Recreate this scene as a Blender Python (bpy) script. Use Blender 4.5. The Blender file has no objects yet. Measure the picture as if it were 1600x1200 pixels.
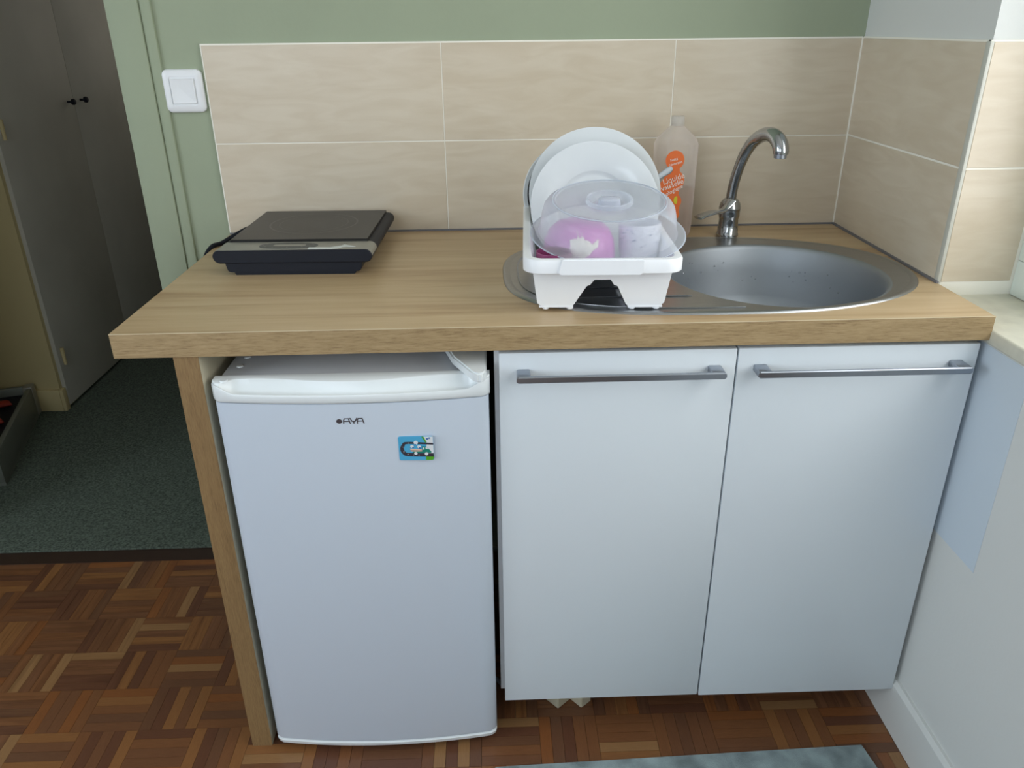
import bpy, bmesh, math, random
from mathutils import Vector, Matrix, noise
from mathutils.geometry import delaunay_2d_cdt
random.seed(7)
PI = math.pi
S = bpy.context.scene
COL = S.collection

# ------------------------------------------------------------------ camera
cam_d = bpy.data.cameras.new('camera'); cam = bpy.data.objects.new('camera', cam_d); COL.objects.link(cam)
yaw, pitch, roll, FPX = -0.0268275, -0.4297026, -0.0112551, 1222.86
f_ = Vector((-math.sin(yaw)*math.cos(pitch), math.cos(yaw)*math.cos(pitch), math.sin(pitch)))
r_ = Vector((math.cos(yaw), math.sin(yaw), 0)); u_ = r_.cross(f_)
rr = math.cos(roll)*r_ + math.sin(roll)*u_; uu = -math.sin(roll)*r_ + math.cos(roll)*u_
M = Matrix((rr, uu, -f_)).transposed().to_4x4(); M.translation = Vector((0.5963, -1.8027, 1.3308))
cam.matrix_world = M
cam_d.sensor_width = 36; cam_d.lens = FPX/1600*36; cam_d.clip_start = .02
S.camera = cam

# ------------------------------------------------------------------ light and exposure
S.view_settings.view_transform = 'Standard'; S.view_settings.look = 'None'
S.view_settings.gamma = 1; S.view_settings.use_curve_mapping = False
S.view_settings.exposure = 0.0
W = bpy.data.worlds.new('world'); S.world = W; W.use_nodes = True
W.node_tree.nodes['Background'].inputs[0].default_value = (.62, .78, 1, 1)
W.node_tree.nodes['Background'].inputs[1].default_value = 1.0
def area(name, loc, rot, sx, sy, power, col):
    l = bpy.data.lights.new(name, 'AREA'); l.shape = 'RECTANGLE'; l.size = sx; l.size_y = sy; l.energy = power; l.color = col
    o = bpy.data.objects.new(name, l); o.location = loc; o.rotation_euler = rot; COL.objects.link(o); return o
# overcast daylight outside the right window; the other lamps are added fill
area('window_daylight', (1.85, -1.25, 1.62), (0, PI/2+.0, 0), 1.5, 1.7, 32, (1, .965, .90))
area('rear_fill', (-.75, -3.62, 1.65), (PI/2, 0, 0), 1.8, 1.4, 28, (.84, .92, 1))  # added fill from behind the camera, through a made-up window
area('left_fill', (-2.42, -2.15, 1.65), (0, -PI/2, 0), 1.4, 1.6, 52, (.84, .92, 1))  # added fill that brightens the right wall, through a made-up window
area('hall_fill', (-.55, 2.45, 1.7), (-PI/2, 0, 0), .6, 1.2, 1.35, (1, .95, .86))  # added dim fill to lift the hall, no source known there

# ------------------------------------------------------------------ helpers
def lin(c):
    return tuple((x/255/12.92 if x/255 <= .04045 else ((x/255+.055)/1.055)**2.4) for x in c) + (1,)
def new_mat(name):
    m = bpy.data.materials.new(name); m.use_nodes = True; nt = m.node_tree
    return m, nt, nt.nodes['Principled BSDF']
def mat(name, rgb, rough=.5, metal=0, spec=.5, bump=0, bscale=200, var=0, vscale=8, stretch=(1,1,1), coat=0, aniso=0):
    m, nt, b = new_mat(name)
    b.inputs['Base Color'].default_value = lin(rgb); b.inputs['Roughness'].default_value = rough
    b.inputs['Metallic'].default_value = metal; b.inputs['Specular IOR Level'].default_value = spec
    b.inputs['Coat Weight'].default_value = coat
    tc = nt.nodes.new('ShaderNodeTexCoord'); mp = nt.nodes.new('ShaderNodeMapping'); mp.inputs['Scale'].default_value = stretch
    nt.links.new(tc.outputs['Object'], mp.inputs[0])
    if var:
        n = nt.nodes.new('ShaderNodeTexNoise'); n.inputs['Scale'].default_value = vscale; n.inputs['Detail'].default_value = 5
        nt.links.new(mp.outputs[0], n.inputs['Vector'])
        r = nt.nodes.new('ShaderNodeValToRGB'); r.color_ramp.elements[0].position = .3; r.color_ramp.elements[1].position = .7
        r.color_ramp.elements[0].color = lin([max(0, x*(1-var)) for x in rgb]); r.color_ramp.elements[1].color = lin([min(255, x*(1+var)) for x in rgb])
        nt.links.new(n.outputs[0], r.inputs[0]); nt.links.new(r.outputs[0], b.inputs['Base Color'])
    if bump:
        n = nt.nodes.new('ShaderNodeTexNoise'); n.inputs['Scale'].default_value = bscale; n.inputs['Detail'].default_value = 3
        nt.links.new(mp.outputs[0], n.inputs['Vector'])
        bp = nt.nodes.new('ShaderNodeBump'); bp.inputs['Strength'].default_value = bump; bp.inputs['Distance'].default_value = .002
        nt.links.new(n.outputs[0], bp.inputs['Height']); nt.links.new(bp.outputs[0], b.inputs['Normal'])
    return m
def wood(name, light, mid, dark, stretch, rough=.45, fine=1.0, rnd=False, bump=.15, scale=1.0):
    m, nt, b = new_mat(name); b.inputs['Roughness'].default_value = rough
    N, L = nt.nodes.new, nt.links.new
    tc = N('ShaderNodeTexCoord'); mp = N('ShaderNodeMapping'); mp.inputs['Scale'].default_value = stretch
    src = tc.outputs['Object']
    if rnd:
        oi = N('ShaderNodeObjectInfo'); ad = N('ShaderNodeVectorMath'); ad.operation = 'MULTIPLY_ADD'
        ad.inputs[0].default_value = (13, 7, 5)
        cb = N('ShaderNodeCombineXYZ')
        for i in range(3): L(oi.outputs['Random'], cb.inputs[i])
        L(cb.outputs[0], ad.inputs[1]); L(src, ad.inputs[2]); src = ad.outputs[0]
    L(src, mp.inputs[0])
    n1 = N('ShaderNodeTexNoise'); n1.inputs['Scale'].default_value = 2.2*scale; n1.inputs['Detail'].default_value = 4; n1.inputs['Distortion'].default_value = .6
    n2 = N('ShaderNodeTexNoise'); n2.inputs['Scale'].default_value = 11*scale; n2.inputs['Detail'].default_value = 6; n2.inputs['Roughness'].default_value = .65
    L(mp.outputs[0], n1.inputs['Vector']); L(mp.outputs[0], n2.inputs['Vector'])
    mx = N('ShaderNodeMath'); mx.operation = 'MULTIPLY_ADD'; mx.inputs[1].default_value = .45*fine
    L(n2.outputs[0], mx.inputs[0]); 
    sc = N('ShaderNodeMath'); sc.operation = 'MULTIPLY'; sc.inputs[1].default_value = 1-.45*fine; L(n1.outputs[0], sc.inputs[0]); L(sc.outputs[0], mx.inputs[2])
    r = N('ShaderNodeValToRGB'); e = r.color_ramp.elements
    e[0].position = .34; e[0].color = lin(dark); e[1].position = .64; e[1].color = lin(light)
    k = e.new(.48); k.color = lin(mid)
    L(mx.outputs[0], r.inputs[0]); L(r.outputs[0], b.inputs['Base Color'])
    bp = N('ShaderNodeBump'); bp.inputs['Strength'].default_value = bump; bp.inputs['Distance'].default_value = .001
    L(n2.outputs[0], bp.inputs['Height']); L(bp.outputs[0], b.inputs['Normal'])
    return m
def clear(name, rgb, alpha, rough=.2, transl=.5):
    """thin translucent plastic: part see-through, part milky"""
    m, nt, b = new_mat(name); N, L = nt.nodes.new, nt.links.new
    b.inputs['Base Color'].default_value = lin(rgb); b.inputs['Roughness'].default_value = rough
    tl = N('ShaderNodeBsdfTranslucent'); tl.inputs[0].default_value = lin(rgb)
    m1 = N('ShaderNodeMixShader'); m1.inputs[0].default_value = transl; L(b.outputs[0], m1.inputs[1]); L(tl.outputs[0], m1.inputs[2])
    tr = N('ShaderNodeBsdfTransparent'); m2 = N('ShaderNodeMixShader'); m2.inputs[0].default_value = alpha
    fr = N('ShaderNodeLayerWeight'); fr.inputs[0].default_value = .35
    ma = N('ShaderNodeMath'); ma.operation = 'MULTIPLY_ADD'; ma.inputs[1].default_value = .55; ma.inputs[2].default_value = alpha; ma.use_clamp = True
    L(fr.outputs['Facing'], ma.inputs[0]); L(ma.outputs[0], m2.inputs[0])
    L(tr.outputs[0], m2.inputs[1]); L(m1.outputs[0], m2.inputs[2]); L(m2.outputs[0], nt.nodes['Material Output'].inputs[0])
    return m

class B:
    """mesh builder; coordinates in the frame of the thing"""
    def __init__(s): s.v = []; s.f = []; s.mi = []; s.sm = []
    def add(s, v, f, mi=0, sm=False):
        o = len(s.v); s.v += [tuple(p) for p in v]; s.f += [tuple(i+o for i in q) for q in f]; s.mi += [mi]*len(f); s.sm += [sm]*len(f); return s
    def box(s, x0, x1, y0, y1, z0, z1, mi=0, bev=0, seg=2, sm=False):
        bm = bmesh.new(); bmesh.ops.create_cube(bm, size=1)
        for v in bm.verts: v.co = Vector(((x0+x1)/2+v.co.x*(x1-x0), (y0+y1)/2+v.co.y*(y1-y0), (z0+z1)/2+v.co.z*(z1-z0)))
        if bev: bmesh.ops.bevel(bm, geom=bm.edges[:], offset=bev, segments=seg, affect='EDGES', profile=.5)
        return s.bm(bm, mi, sm or bool(bev))
    def bm(s, bm, mi=0, sm=False):
        bm.verts.index_update(); s.add([v.co.copy() for v in bm.verts], [[v.index for v in f.verts] for f in bm.faces], mi, sm); bm.free(); return s
    def loft(s, rings, mi=0, sm=True, cap0=False, cap1=False, closed=True):
        n = len(rings[0]); v = [p for r in rings for p in r]; f = []
        for i in range(len(rings)-1):
            for j in range(n if closed else n-1):
                k = (j+1) % n; f.append((i*n+j, i*n+k, (i+1)*n+k, (i+1)*n+j))
        if cap0: f.append(tuple(range(n-1, -1, -1)))
        if cap1: f.append(tuple(range((len(rings)-1)*n, len(rings)*n)))
        return s.add(v, f, mi, sm)
    def lathe(s, prof, c=(0,0,0), seg=48, mi=0, sm=True, m=None, cap0=False, cap1=False):
        rings = []
        for r, z in prof:
            ring = []
            for j in range(seg):
                a = 2*PI*j/seg; p = Vector((r*math.cos(a), r*math.sin(a), z))
                if m is not None: p = m @ p
                ring.append(p+Vector(c))
            rings.append(ring)
        return s.loft(rings, mi, sm, cap0, cap1)
    def tube(s, pts, rad, seg=12, mi=0, flat=1.0):
        pts = [Vector(p) for p in pts]; rings = []; up = None
        for i, p in enumerate(pts):
            t = (pts[min(i+1, len(pts)-1)]-pts[max(i-1, 0)]).normalized()
            if up is None: up = t.orthogonal().normalized()
            up = (up-t*up.dot(t)).normalized(); sd = t.cross(up); r = rad[i] if isinstance(rad, (list, tuple)) else rad
            rings.append([p+(up*math.cos(2*PI*j/seg)*flat+sd*math.sin(2*PI*j/seg))*r for j in range(seg)])
        return s.loft(rings, mi, True, True, True)
    def prism(s, poly, a0, a1, axis='y', mi=0, bev=0):
        def P(u, w, a): return {'y': (u, a, w), 'z': (u, w, a), 'x': (a, u, w)}[axis]
        bm = bmesh.new(); vs = [bm.verts.new(P(u, w, a0)) for u, w in poly]; f = bm.faces.new(vs)
        r = bmesh.ops.extrude_face_region(bm, geom=[f]); d = Vector(P(0, 0, a1))-Vector(P(0, 0, a0))
        for g in r['geom']:
            if isinstance(g, bmesh.types.BMVert): g.co += d
        bmesh.ops.recalc_face_normals(bm, faces=bm.faces[:])
        if bev: bmesh.ops.bevel(bm, geom=bm.edges[:], offset=bev, segments=2, affect='EDGES')
        return s.bm(bm, mi, bool(bev))
    def make(s, name, mats, parent=None, origin=(0,0,0), loc=None, rot=None, fix=True):
        me = bpy.data.meshes.new(name); o_ = Vector(origin)
        me.from_pydata([tuple(Vector(p)-o_) for p in s.v], [], s.f)
        if fix:
            bm = bmesh.new(); bm.from_mesh(me); bmesh.ops.recalc_face_normals(bm, faces=bm.faces[:]); bm.to_mesh(me); bm.free()
        for m in (mats if isinstance(mats, (list, tuple)) else [mats]): me.materials.append(m)
        me.polygons.foreach_set('material_index', s.mi); me.polygons.foreach_set('use_smooth', s.sm)
        me.update()
        if any(s.sm):
            try: me.set_sharp_from_angle(angle=math.radians(38))
            except Exception: pass
        ob = bpy.data.objects.new(name, me); COL.objects.link(ob)
        if parent is not None: ob.parent = parent
        if loc is not None: ob.location = loc
        elif parent is None: ob.location = origin
        if rot is not None: ob.rotation_euler = rot
        return ob
def tag(o, label, cat, group=None):
    o['label'] = label; o['category'] = cat
    if group: o['group'] = group
    return o
def thing(name, label, cat, loc, rotz=0, group=None):
    o = bpy.data.objects.new(name, None); COL.objects.link(o); o.location = loc; o.rotation_euler = (0, 0, rotz); o.empty_display_size = .05
    return tag(o, label, cat, group)
def struct(o): o['kind'] = 'structure'; return o
def rrect(w, h, r, n=6, cx=0, cy=0):
    out = []
    for sx, sy, a0 in ((1,1,0), (-1,1,90), (-1,-1,180), (1,-1,270)):
        for i in range(n+1):
            a = math.radians(a0+90*i/n); out.append((cx+sx*(w/2-r)+r*math.cos(a), cy+sy*(h/2-r)+r*math.sin(a)))
    return out
def cr(pts, n=8):
    """smooth path through points"""
    P = [Vector(p) for p in pts]; P = [2*P[0]-P[1]]+P+[2*P[-1]-P[-2]]; out = []
    for i in range(1, len(P)-2):
        for k in range(n):
            t = k/n; a, b, c, d = P[i-1:i+3]
            out.append(.5*((2*b)+(c-a)*t+(2*a-5*b+4*c-d)*t*t+(3*b-a-3*c+d)*t**3))
    out.append(P[-2]); return out
def text_verts(txt, size, align='CENTER'):
    cu = bpy.data.curves.new('t', 'FONT'); cu.body = txt; cu.size = size; cu.align_x = align; cu.resolution_u = 3
    o = bpy.data.objects.new('t', cu); COL.objects.link(o); bpy.context.view_layer.update()
    me = bpy.data.meshes.new_from_object(o.evaluated_get(bpy.context.evaluated_depsgraph_get()))
    v = [tuple(x.co) for x in me.vertices]; f = [tuple(p.vertices) for p in me.polygons]
    bpy.data.objects.remove(o); bpy.data.curves.remove(cu); bpy.data.meshes.remove(me); return v, f

# ------------------------------------------------------------------ materials
M_green = mat('green_wall_paint', (153,163,139), .75, bump=.12, bscale=90, var=.02, vscale=3)
M_white_wall = mat('white_wall_paint', (214,216,213), .7, bump=.1, bscale=120)
M_patch = mat('pale_blue_wall', (200,212,222), .7)
M_ceiling = mat('ceiling_paint', (225,224,218), .8)
M_hall = mat('hall_wall_paint', (200,184,138), .7)
M_closet = mat('closet_paint', (190,187,176), .55, var=.03, vscale=4)
M_grout = mat('white_grout', (240,237,226), .8)
M_sealant = mat('grey_sealant', (112,112,118), .5)
M_trim = mat('tile_edge_trim', (196,196,186), .4)
def tile_mat():
    m, nt, b = new_mat('beige_ceramic_tile'); N, L = nt.nodes.new, nt.links.new
    b.inputs['Roughness'].default_value = .32
    tc = N('ShaderNodeTexCoord'); oi = N('ShaderNodeObjectInfo'); cb = N('ShaderNodeCombineXYZ'); ad = N('ShaderNodeVectorMath'); ad.operation = 'MULTIPLY_ADD'; ad.inputs[0].default_value = (9, 4, 6)
    for i in range(3): L(oi.outputs['Random'], cb.inputs[i])
    L(cb.outputs[0], ad.inputs[1]); L(tc.outputs['Object'], ad.inputs[2])
    mp = N('ShaderNodeMapping'); mp.inputs['Scale'].default_value = (4, 4, 20); mp.inputs['Rotation'].default_value = (0, .06, 0); L(ad.outputs[0], mp.inputs[0])
    n = N('ShaderNodeTexNoise'); n.inputs['Scale'].default_value = 1.7; n.inputs['Detail'].default_value = 7; n.inputs['Distortion'].default_value = 1.2; L(mp.outputs[0], n.inputs['Vector'])
    r = N('ShaderNodeValToRGB'); e = r.color_ramp.elements; e[0].position = .32; e[0].color = lin((201,187,165)); e[1].position = .68; e[1].color = lin((210,198,178))
    L(n.outputs[0], r.inputs[0])
    n2 = N('ShaderNodeTexNoise'); n2.inputs['Scale'].default_value = 260; n2.inputs['Detail'].default_value = 2; L(tc.outputs['Object'], n2.inputs['Vector'])
    bp = N('ShaderNodeBump'); bp.inputs['Strength'].default_value = .08; bp.inputs['Distance'].default_value = .001; L(n2.outputs[0], bp.inputs['Height']); L(bp.outputs[0], b.inputs['Normal'])
    L(r.outputs[0], b.inputs['Base Color']); return m
M_tile = tile_mat()
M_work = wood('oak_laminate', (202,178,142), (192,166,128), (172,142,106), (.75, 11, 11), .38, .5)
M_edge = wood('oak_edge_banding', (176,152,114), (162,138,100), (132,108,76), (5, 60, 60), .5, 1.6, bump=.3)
M_edgev = wood('oak_panel_edge', (150,124,84), (138,110,74), (116,92,60), (60, 60, 4.0), .5, 1.6, bump=.3)
M_lam = mat('white_laminate', (218,226,232), .32)
M_laminate_edge = mat('white_board_edge', (216,218,220), .45)
M_cream = mat('cream_board', (206,200,176), .5)
M_fridge = mat('fridge_enamel', (207,218,231), .28, spec=.5)
M_fridge_body = mat('fridge_side_enamel', (196,200,206), .35)
M_fplastic = mat('fridge_white_plastic', (232,238,240), .25)
M_ink = mat('dark_print', (70,62,66), .5)
M_steel = mat('brushed_steel', (168,170,172), .30, 1, var=.03, vscale=30, stretch=(1,12,1))
M_steel_bowl = mat('satin_steel', (164,170,176), .55, 1)
M_chrome = mat('chrome', (176,179,183), .11, 1)
M_handle = mat('satin_chrome', (160,166,176), .33, 1)
M_black = mat('black_plastic', (18,22,33), .5, spec=.3)
M_blackglass = mat('black_glass', (34,33,31), .33, spec=.28)
M_ring = mat('hob_ring_print', (62,60,58), .35)
M_silver = mat('silver_panel', (150,148,138), .42, .25)
M_dark = mat('display_oval', (84,86,84), .5)
M_rack = mat('white_rack_plastic', (243,246,250), .35)
M_china = mat('white_china', (214,219,222), .14)
M_knob = clear('frosted_knob_plastic', (226,234,244), .6, .2, .4)
M_pink = mat('pink_plastic', (214,140,206), .3)
M_magenta = mat('magenta_plastic', (150,66,112), .35)
M_cup = mat('white_cup', (225,228,238), .25)
M_dot = mat('blue_dots', (120,130,170), .4)
M_label = mat('orange_label', (232,112,48), .45)
M_whiteprint = mat('white_print', (240,236,228), .5)
M_lemon = mat('lemon_print', (212,200,40), .5)
M_cover = clear('frosted_cover_plastic', (226,233,242), .31, .18, .45)
M_bottle = clear('milky_bottle_plastic', (244,236,232), .30, .3, .5)
M_liquid = clear('dish_soap_liquid', (204,176,148), .6, .2, .6)
M_switch = mat('switch_plastic', (232,234,236), .3)
M_carpet = mat('green_carpet', (86,95,86), .95, bump=1, bscale=500, var=.28, vscale=160, spec=.1)
M_rug = mat('grey_rug', (138,152,154), .9, bump=.5, bscale=500, var=.16, vscale=22, spec=.1)
M_darkwood = mat('dark_threshold', (52,36,28), .5)
M_under = mat('floor_joint_dark', (44,30,22), .8)
M_winframe = mat('window_frame_paint', (222,232,226), .4)
M_grey_case = mat('grey_case_metal', (120,124,116), .45, .3)
M_red = mat('red_cloth', (150,44,28), .7)
m, nt, b = new_mat('window_glass')
tr = nt.nodes.new('ShaderNodeBsdfTransparent'); gl = nt.nodes.new('ShaderNodeBsdfGlossy'); gl.inputs['Roughness'].default_value = .02
mx = nt.nodes.new('ShaderNodeMixShader'); mx.inputs[0].default_value = .06
nt.links.new(tr.outputs[0], mx.inputs[1]); nt.links.new(gl.outputs[0], mx.inputs[2]); nt.links.new(mx.outputs[0], nt.nodes['Material Output'].inputs[0]); M_glass = m

# ------------------------------------------------------------------ dimensions
H = .90; TH = .041; WX = 1.403; DEP = .645; ND = .4655   # worktop height, thickness, width, depth; niche starts at y=-ND
CEIL = 2.5; YF = -3.4; XL = -2.2

# ------------------------------------------------------------------ floor
floor = struct(B().box(XL, 1.75, YF-.1, .02, -.06, -.008).make('floor', M_under))
tones = [((133,90,58),(118,77,49),(101,64,41)), ((127,86,60),(110,73,49),(95,60,41)), ((112,75,54),(97,62,45),(84,54,38)),
         ((149,103,62),(133,90,54),(116,75,45)), ((155,118,79),(142,105,69),(123,90,58)), ((116,82,58),(103,69,49),(88,58,43)), ((142,90,51),(127,79,45),(108,64,38))]
wts = [5, 5, 4, 3, 2, 4, 3]
PX = [wood('parquet_tone', *t, (2.6, 40, 40), .3, .8, rnd=True, bump=.1) for t in tones]
PY = [wood('parquet_tone_across', *t, (40, 2.6, 40), .3, .8, bump=.1) for t in tones]
PXs = [wood('parquet_tone_along', *t, (2.6, 40, 40), .3, .8, bump=.1) for t in tones]
bx, by = .1195, .1156; ns = 5
slat_mesh = []
def slat_data(L_, w_):
    b_ = B().box(-L_/2, L_/2, -w_/2, w_/2, -.008, 0); return b_
for k in range(7):
    o = B().box(-.5, .5, -.5, .5, -.008, 0).make('parquet_slat', PX[k]); slat_mesh.append(o.data); bpy.data.objects.remove(o)
slats = []
for i in range(-20, 16):
    for j in range(0, 30):
        x0 = -.16+i*bx; y1 = -.0155-j*by
        if x0 < XL-bx or x0 > 1.40 or y1 < YF: continue
        horiz = ((i+j) % 2 == 1)
        for s in range(ns):
            k = random.choices(range(7), wts)[0]
            if horiz: slats.append((x0+bx/2, y1-by*(s+.5)/ns, bx-.0006, by/ns-.0006, 0, k))
            else: slats.append((x0+bx*(s+.5)/ns, y1-by/2, by-.0006, bx/ns-.0006, 1, k))
def vis(s):
    x, y = s[0], s[1]
    if y < -.98 or x < -.9: return 0
    if x < -.55-(y)*-.25*0 and y < -.9: return 0
    if .09 < x and y > -.56: return 0
    d = (x-.5963)**2+(y+1.8027)**2
    if x < .1 and (x < -.42-(-y)*0.0 and y < -.55): return 0
    return 1/d
cand = sorted([s for s in slats if vis(s) > 0], key=lambda s: -vis(s))[:300]
cs = set(id(s) for s in cand)
for s in cand:
    o = bpy.data.objects.new('parquet_slat', slat_mesh[s[5]]); COL.objects.link(o); o.parent = floor
    o.location = (s[0], s[1], random.uniform(-.0002, .0002)); o.scale = (s[2], s[3], 1); o.rotation_euler = (0, 0, PI/2 if s[4] else 0)
rest = B()
for s in slats:
    if id(s) in cs: continue
    L_, w_ = (s[2], s[3]) if not s[4] else (s[3], s[2])
    rest.box(s[0]-L_/2, s[0]+L_/2, s[1]-w_/2, s[1]+w_/2, -.008, 0, mi=s[5]+(7 if s[4] else 0))
o = rest.make('parquet_field', PXs+PY, floor, fix=False); o['kind'] = 'stuff'
struct(B().box(-1.02, .0, -.0155, .036, -.01, .002).make('trim_1', M_darkwood))            # door threshold

# ------------------------------------------------------------------ hall behind the doorway
hf = struct(B().box(-2.3, .1, .02, 2.7, -.06, -.002).make('floor_hall', M_under))
tag(B().box(-2.0, -.12, .036, 2.6, -.002, .008, bev=.003).make('fitted_carpet', M_carpet), 'dark green fitted carpet covering the hall floor beyond the doorway', 'carpet')
struct(B().box(-2.1, -1.045, .94, 1.05, 0, CEIL).make('wall_hall_front', M_hall))
struct(B().box(-2.0, -1.045, .928, .94, 0, .095, bev=.003).box(-1.045, -1.031, .928, .955, 0, .095, bev=.003).make('baseboard_hall', M_hall))
struct(B().box(-2.1, -1.9, .1, .94, 0, CEIL).make('wall_hall_left', M_hall))
struct(B().box(-.12, .02, .12, 2.6, 0, CEIL).make('wall_hall_right', M_closet))
struct(B().box(-2.1, .02, 2.6, 2.7, 0, CEIL).make('wall_hall_back', M_closet))
struct(B().box(-2.1, .1, .12, 2.7, CEIL, CEIL+.08).make('ceiling_hall', M_ceiling))
cl = thing('closet', 'grey painted built-in hall closet with two tall doors and small knobs', 'closet', (-1.05, 1.5, 0))
og = (-1.05, 1.5, 0)
B().box(-1.10, -1.048, .955, 2.6, .009, CEIL).make('frame', M_closet, cl, og)
for y0, y1, yk, yh in ((.958, 1.519, 1.468, .985), (1.521, 2.08, 1.572, 2.05)):
    d = B().box(-1.048, -1.03, y0, y1, .02, 2.1, bev=.0015).make('door', M_closet, cl, og)
    R = Matrix.Rotation(PI/2, 4, 'Y')
    B().lathe([(.004, 0), (.004, .014), (.011, .018), (.012, .026), (.008, .031), (.0001, .032)], (-1.03, yk, 1.078), 20, m=R).make('knob', M_black, d, og)
    for zh in (.21, 1.03, 1.85):
        R2 = [(.0001, -.034), (.006, -.033), (.006, .0005), (.0065, .0005), (.0065, .001), (.007, .0012), (.007, .033), (.0001, .034)]
        B().lathe(R2, (-1.024, yh, zh), 14).make('hinge', M_hall, d, og)
# open grey case on the hall floor
case = thing('storage_tray', 'open grey-edged tray with dark inside at the left edge of the hall floor', 'tray', (-1.24, .60, .008), math.radians(17))
B().box(-.2, .2, -.28, .28, .0, .012).box(-.2, .2, -.28, -.262, .01, .115, bev=.003).box(-.2, .2, .262, .28, .01, .115, bev=.003).box(-.2, -.182, -.27, .27, .01, .115, bev=.003).box(.182, .2, -.27, .27, .01, .115, bev=.003).make('shell', M_grey_case, case)
B().box(-.181, .181, -.261, .261, .0125, .085).make('lining', M_black, case)
B().box(.17, .204, .24, .284, .0, .12, bev=.006).make('corner_guard', M_silver, case)
B().tube(cr([(.02, .285, .10), (.03, .30, .128), (.07, .30, .13), (.08, .285, .10)]), .004).make('handle', M_black, case)
for (x, y, s_, lb) in ((.12, .17, 1, 'small red crumpled cloth in the hall tray, nearest the hall wall'), (.06, .06, 1.25, 'red crumpled cloth in the hall tray, at the photo\'s left edge'), (.13, .02, .8, 'thin red cloth strip in the hall tray, nearest its right rim')):
    b_ = B(); rings = []
    for i in range(7):
        ph = PI*i/6; rings.append([Vector((.03*s_*math.sin(ph)*math.cos(a)*(1+.25*math.sin(3*a+i)), .02*s_*math.sin(ph)*math.sin(a)*(1+.2*math.cos(4*a)), .011-.011*math.cos(ph))) for a in [2*PI*j/16 for j in range(16)]])
    p = Matrix.Rotation(math.radians(17), 3, 'Z') @ Vector((x, y, 0)); b_.loft(rings, cap0=False, cap1=False)
    tag(b_.make('red_cloth', M_red, None, (0,0,0), (-1.24+p.x, .60+p.y, .094)), lb, 'cloth')

# ------------------------------------------------------------------ room shell
wb = struct(B().box(-.18, 1.75, .008, .12, 0, CEIL).box(XL, -1.02, .008, .12, 0, CEIL).box(-1.02, -.18, .008, .12, 2.08, CEIL).make('wall_back', M_green))
struct(B().box(-.18, -.112, -.004, .012, 0, 2.14, bev=.002).make('trim_2', M_green))         # door casing board
struct(B().box(-.112, -.088, .0, .012, 0, 2.14, bev=.004).make('trim_3', M_green))            # slim moulding beside it
struct(B().box(-1.09, -1.02, -.004, .012, 0, 2.14, bev=.002).box(-1.02, -.18, -.004, .012, 2.08, 2.14, bev=.002).make('trim_4', M_green))
struct(B().box(XL-.1, XL, YF-.1, .12, 0, .95).box(XL-.1, XL, YF-.1, .12, 2.25, CEIL).box(XL-.1, XL, YF-.1, -3.0, .95, 2.25).box(XL-.1, XL, -1.3, .12, .95, 2.25).make('wall_left', M_white_wall))
w3 = struct(B().box(XL-.08, XL-.03, -3.0, -1.3, .95, 1.01).box(XL-.08, XL-.03, -3.0, -1.3, 2.19, 2.25).box(XL-.08, XL-.03, -3.0, -2.94, 1.01, 2.19).box(XL-.08, XL-.03, -1.36, -1.3, 1.01, 2.19).box(XL-.08, XL-.03, -2.18, -2.12, 1.01, 2.19).make('added_left_window', M_winframe))  # made-up window, opened in the left wall for the fill lamp
for y0, y1 in ((-2.94, -2.18), (-2.12, -1.36)): B().box(XL-.058, XL-.052, y0, y1, 1.01, 2.19).make('pane', M_glass, w3)
wf = B().box(XL, 1.75, YF-.12, YF, 0, .95).box(XL, 1.75, YF-.12, YF, 2.25, CEIL).box(XL, -1.6, YF-.12, YF, .95, 2.25).box(.1, 1.75, YF-.12, YF, .95, 2.25)
struct(wf.make('wall_front', M_white_wall))
struct(B().box(XL-.1, 1.75, YF-.12, .12, CEIL, CEIL+.08).make('ceiling', M_ceiling))
WY1 = -2.05
wr = struct(B().box(1.41, 1.75, -ND+.008, .008, .85, CEIL).box(1.407, 1.75, YF, .008, 0, .85).box(1.41, 1.75, YF, WY1, .85, CEIL).box(1.41, 1.75, WY1, -ND+.008, 2.25, CEIL).make('wall_right', M_white_wall))
B().box(1.4063, 1.4072, -.750, -.30, .475, .848).make('pale_blue_patch', M_patch, wr)['label'] = 'pale blue patch beside the cabinet'  # thin rectangle, bluer than the wall around it
struct(B().box(1.395, 1.407, YF, -.03, 0, .105, bev=.0).prism([(1.395, .105), (1.407, .105), (1.407, .1145), (1.401, .1145)], YF, -.03, 'y').make('baseboard_right', M_white_wall))
struct(B().box(1.402, 1.56, WY1, -ND+.008, .851, .876, bev=.004, seg=3).make('trim_5', mat('sill_paint', (214,212,196), .5, var=.04, vscale=30)))  # window sill board
# tiles on the back wall, on the right wall and in the window reveal
g = .0024
B().box(-.0015, WX, .0012, .0085, H-.035, 1.302).make('grout', M_grout, wb)
for z0 in (H, H+.2):
    for x0, x1 in ((0, .502), (.502, 1.002), (1.002, WX)):
        zz = H-.0 if z0 == H else z0
        B().box(x0+g/2, x1-g/2, 0, .008, zz+g/2, z0+.2-g/2, bev=.0006, seg=1).make('wall_tile', M_tile, wb, (0,0,0))
B().box(1.4042, 1.411, -ND+.004, .0, H-.035, 1.302).box(1.4042, 1.546, -ND+.0012, -ND+.009, .876, 1.302).make('grout', M_grout, wr)
for z0 in (H, H+.2):
    B().box(WX, 1.41, -ND+.013, -.002, z0+g, z0+.2-g/2, bev=.0006, seg=1).make('wall_tile', M_tile, wr)
    B().box(1.409, 1.536, -ND, -ND+.008, z0+g+(-.001 if z0 == H else 0), z0+.2-g/2, bev=.0006, seg=1).make('reveal_tile', M_tile, wr)
B().box(WX-.0024, WX+.001, -.0026, .0005, H+.004, 1.300).make('corner_grout', M_grout, wr)
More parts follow.
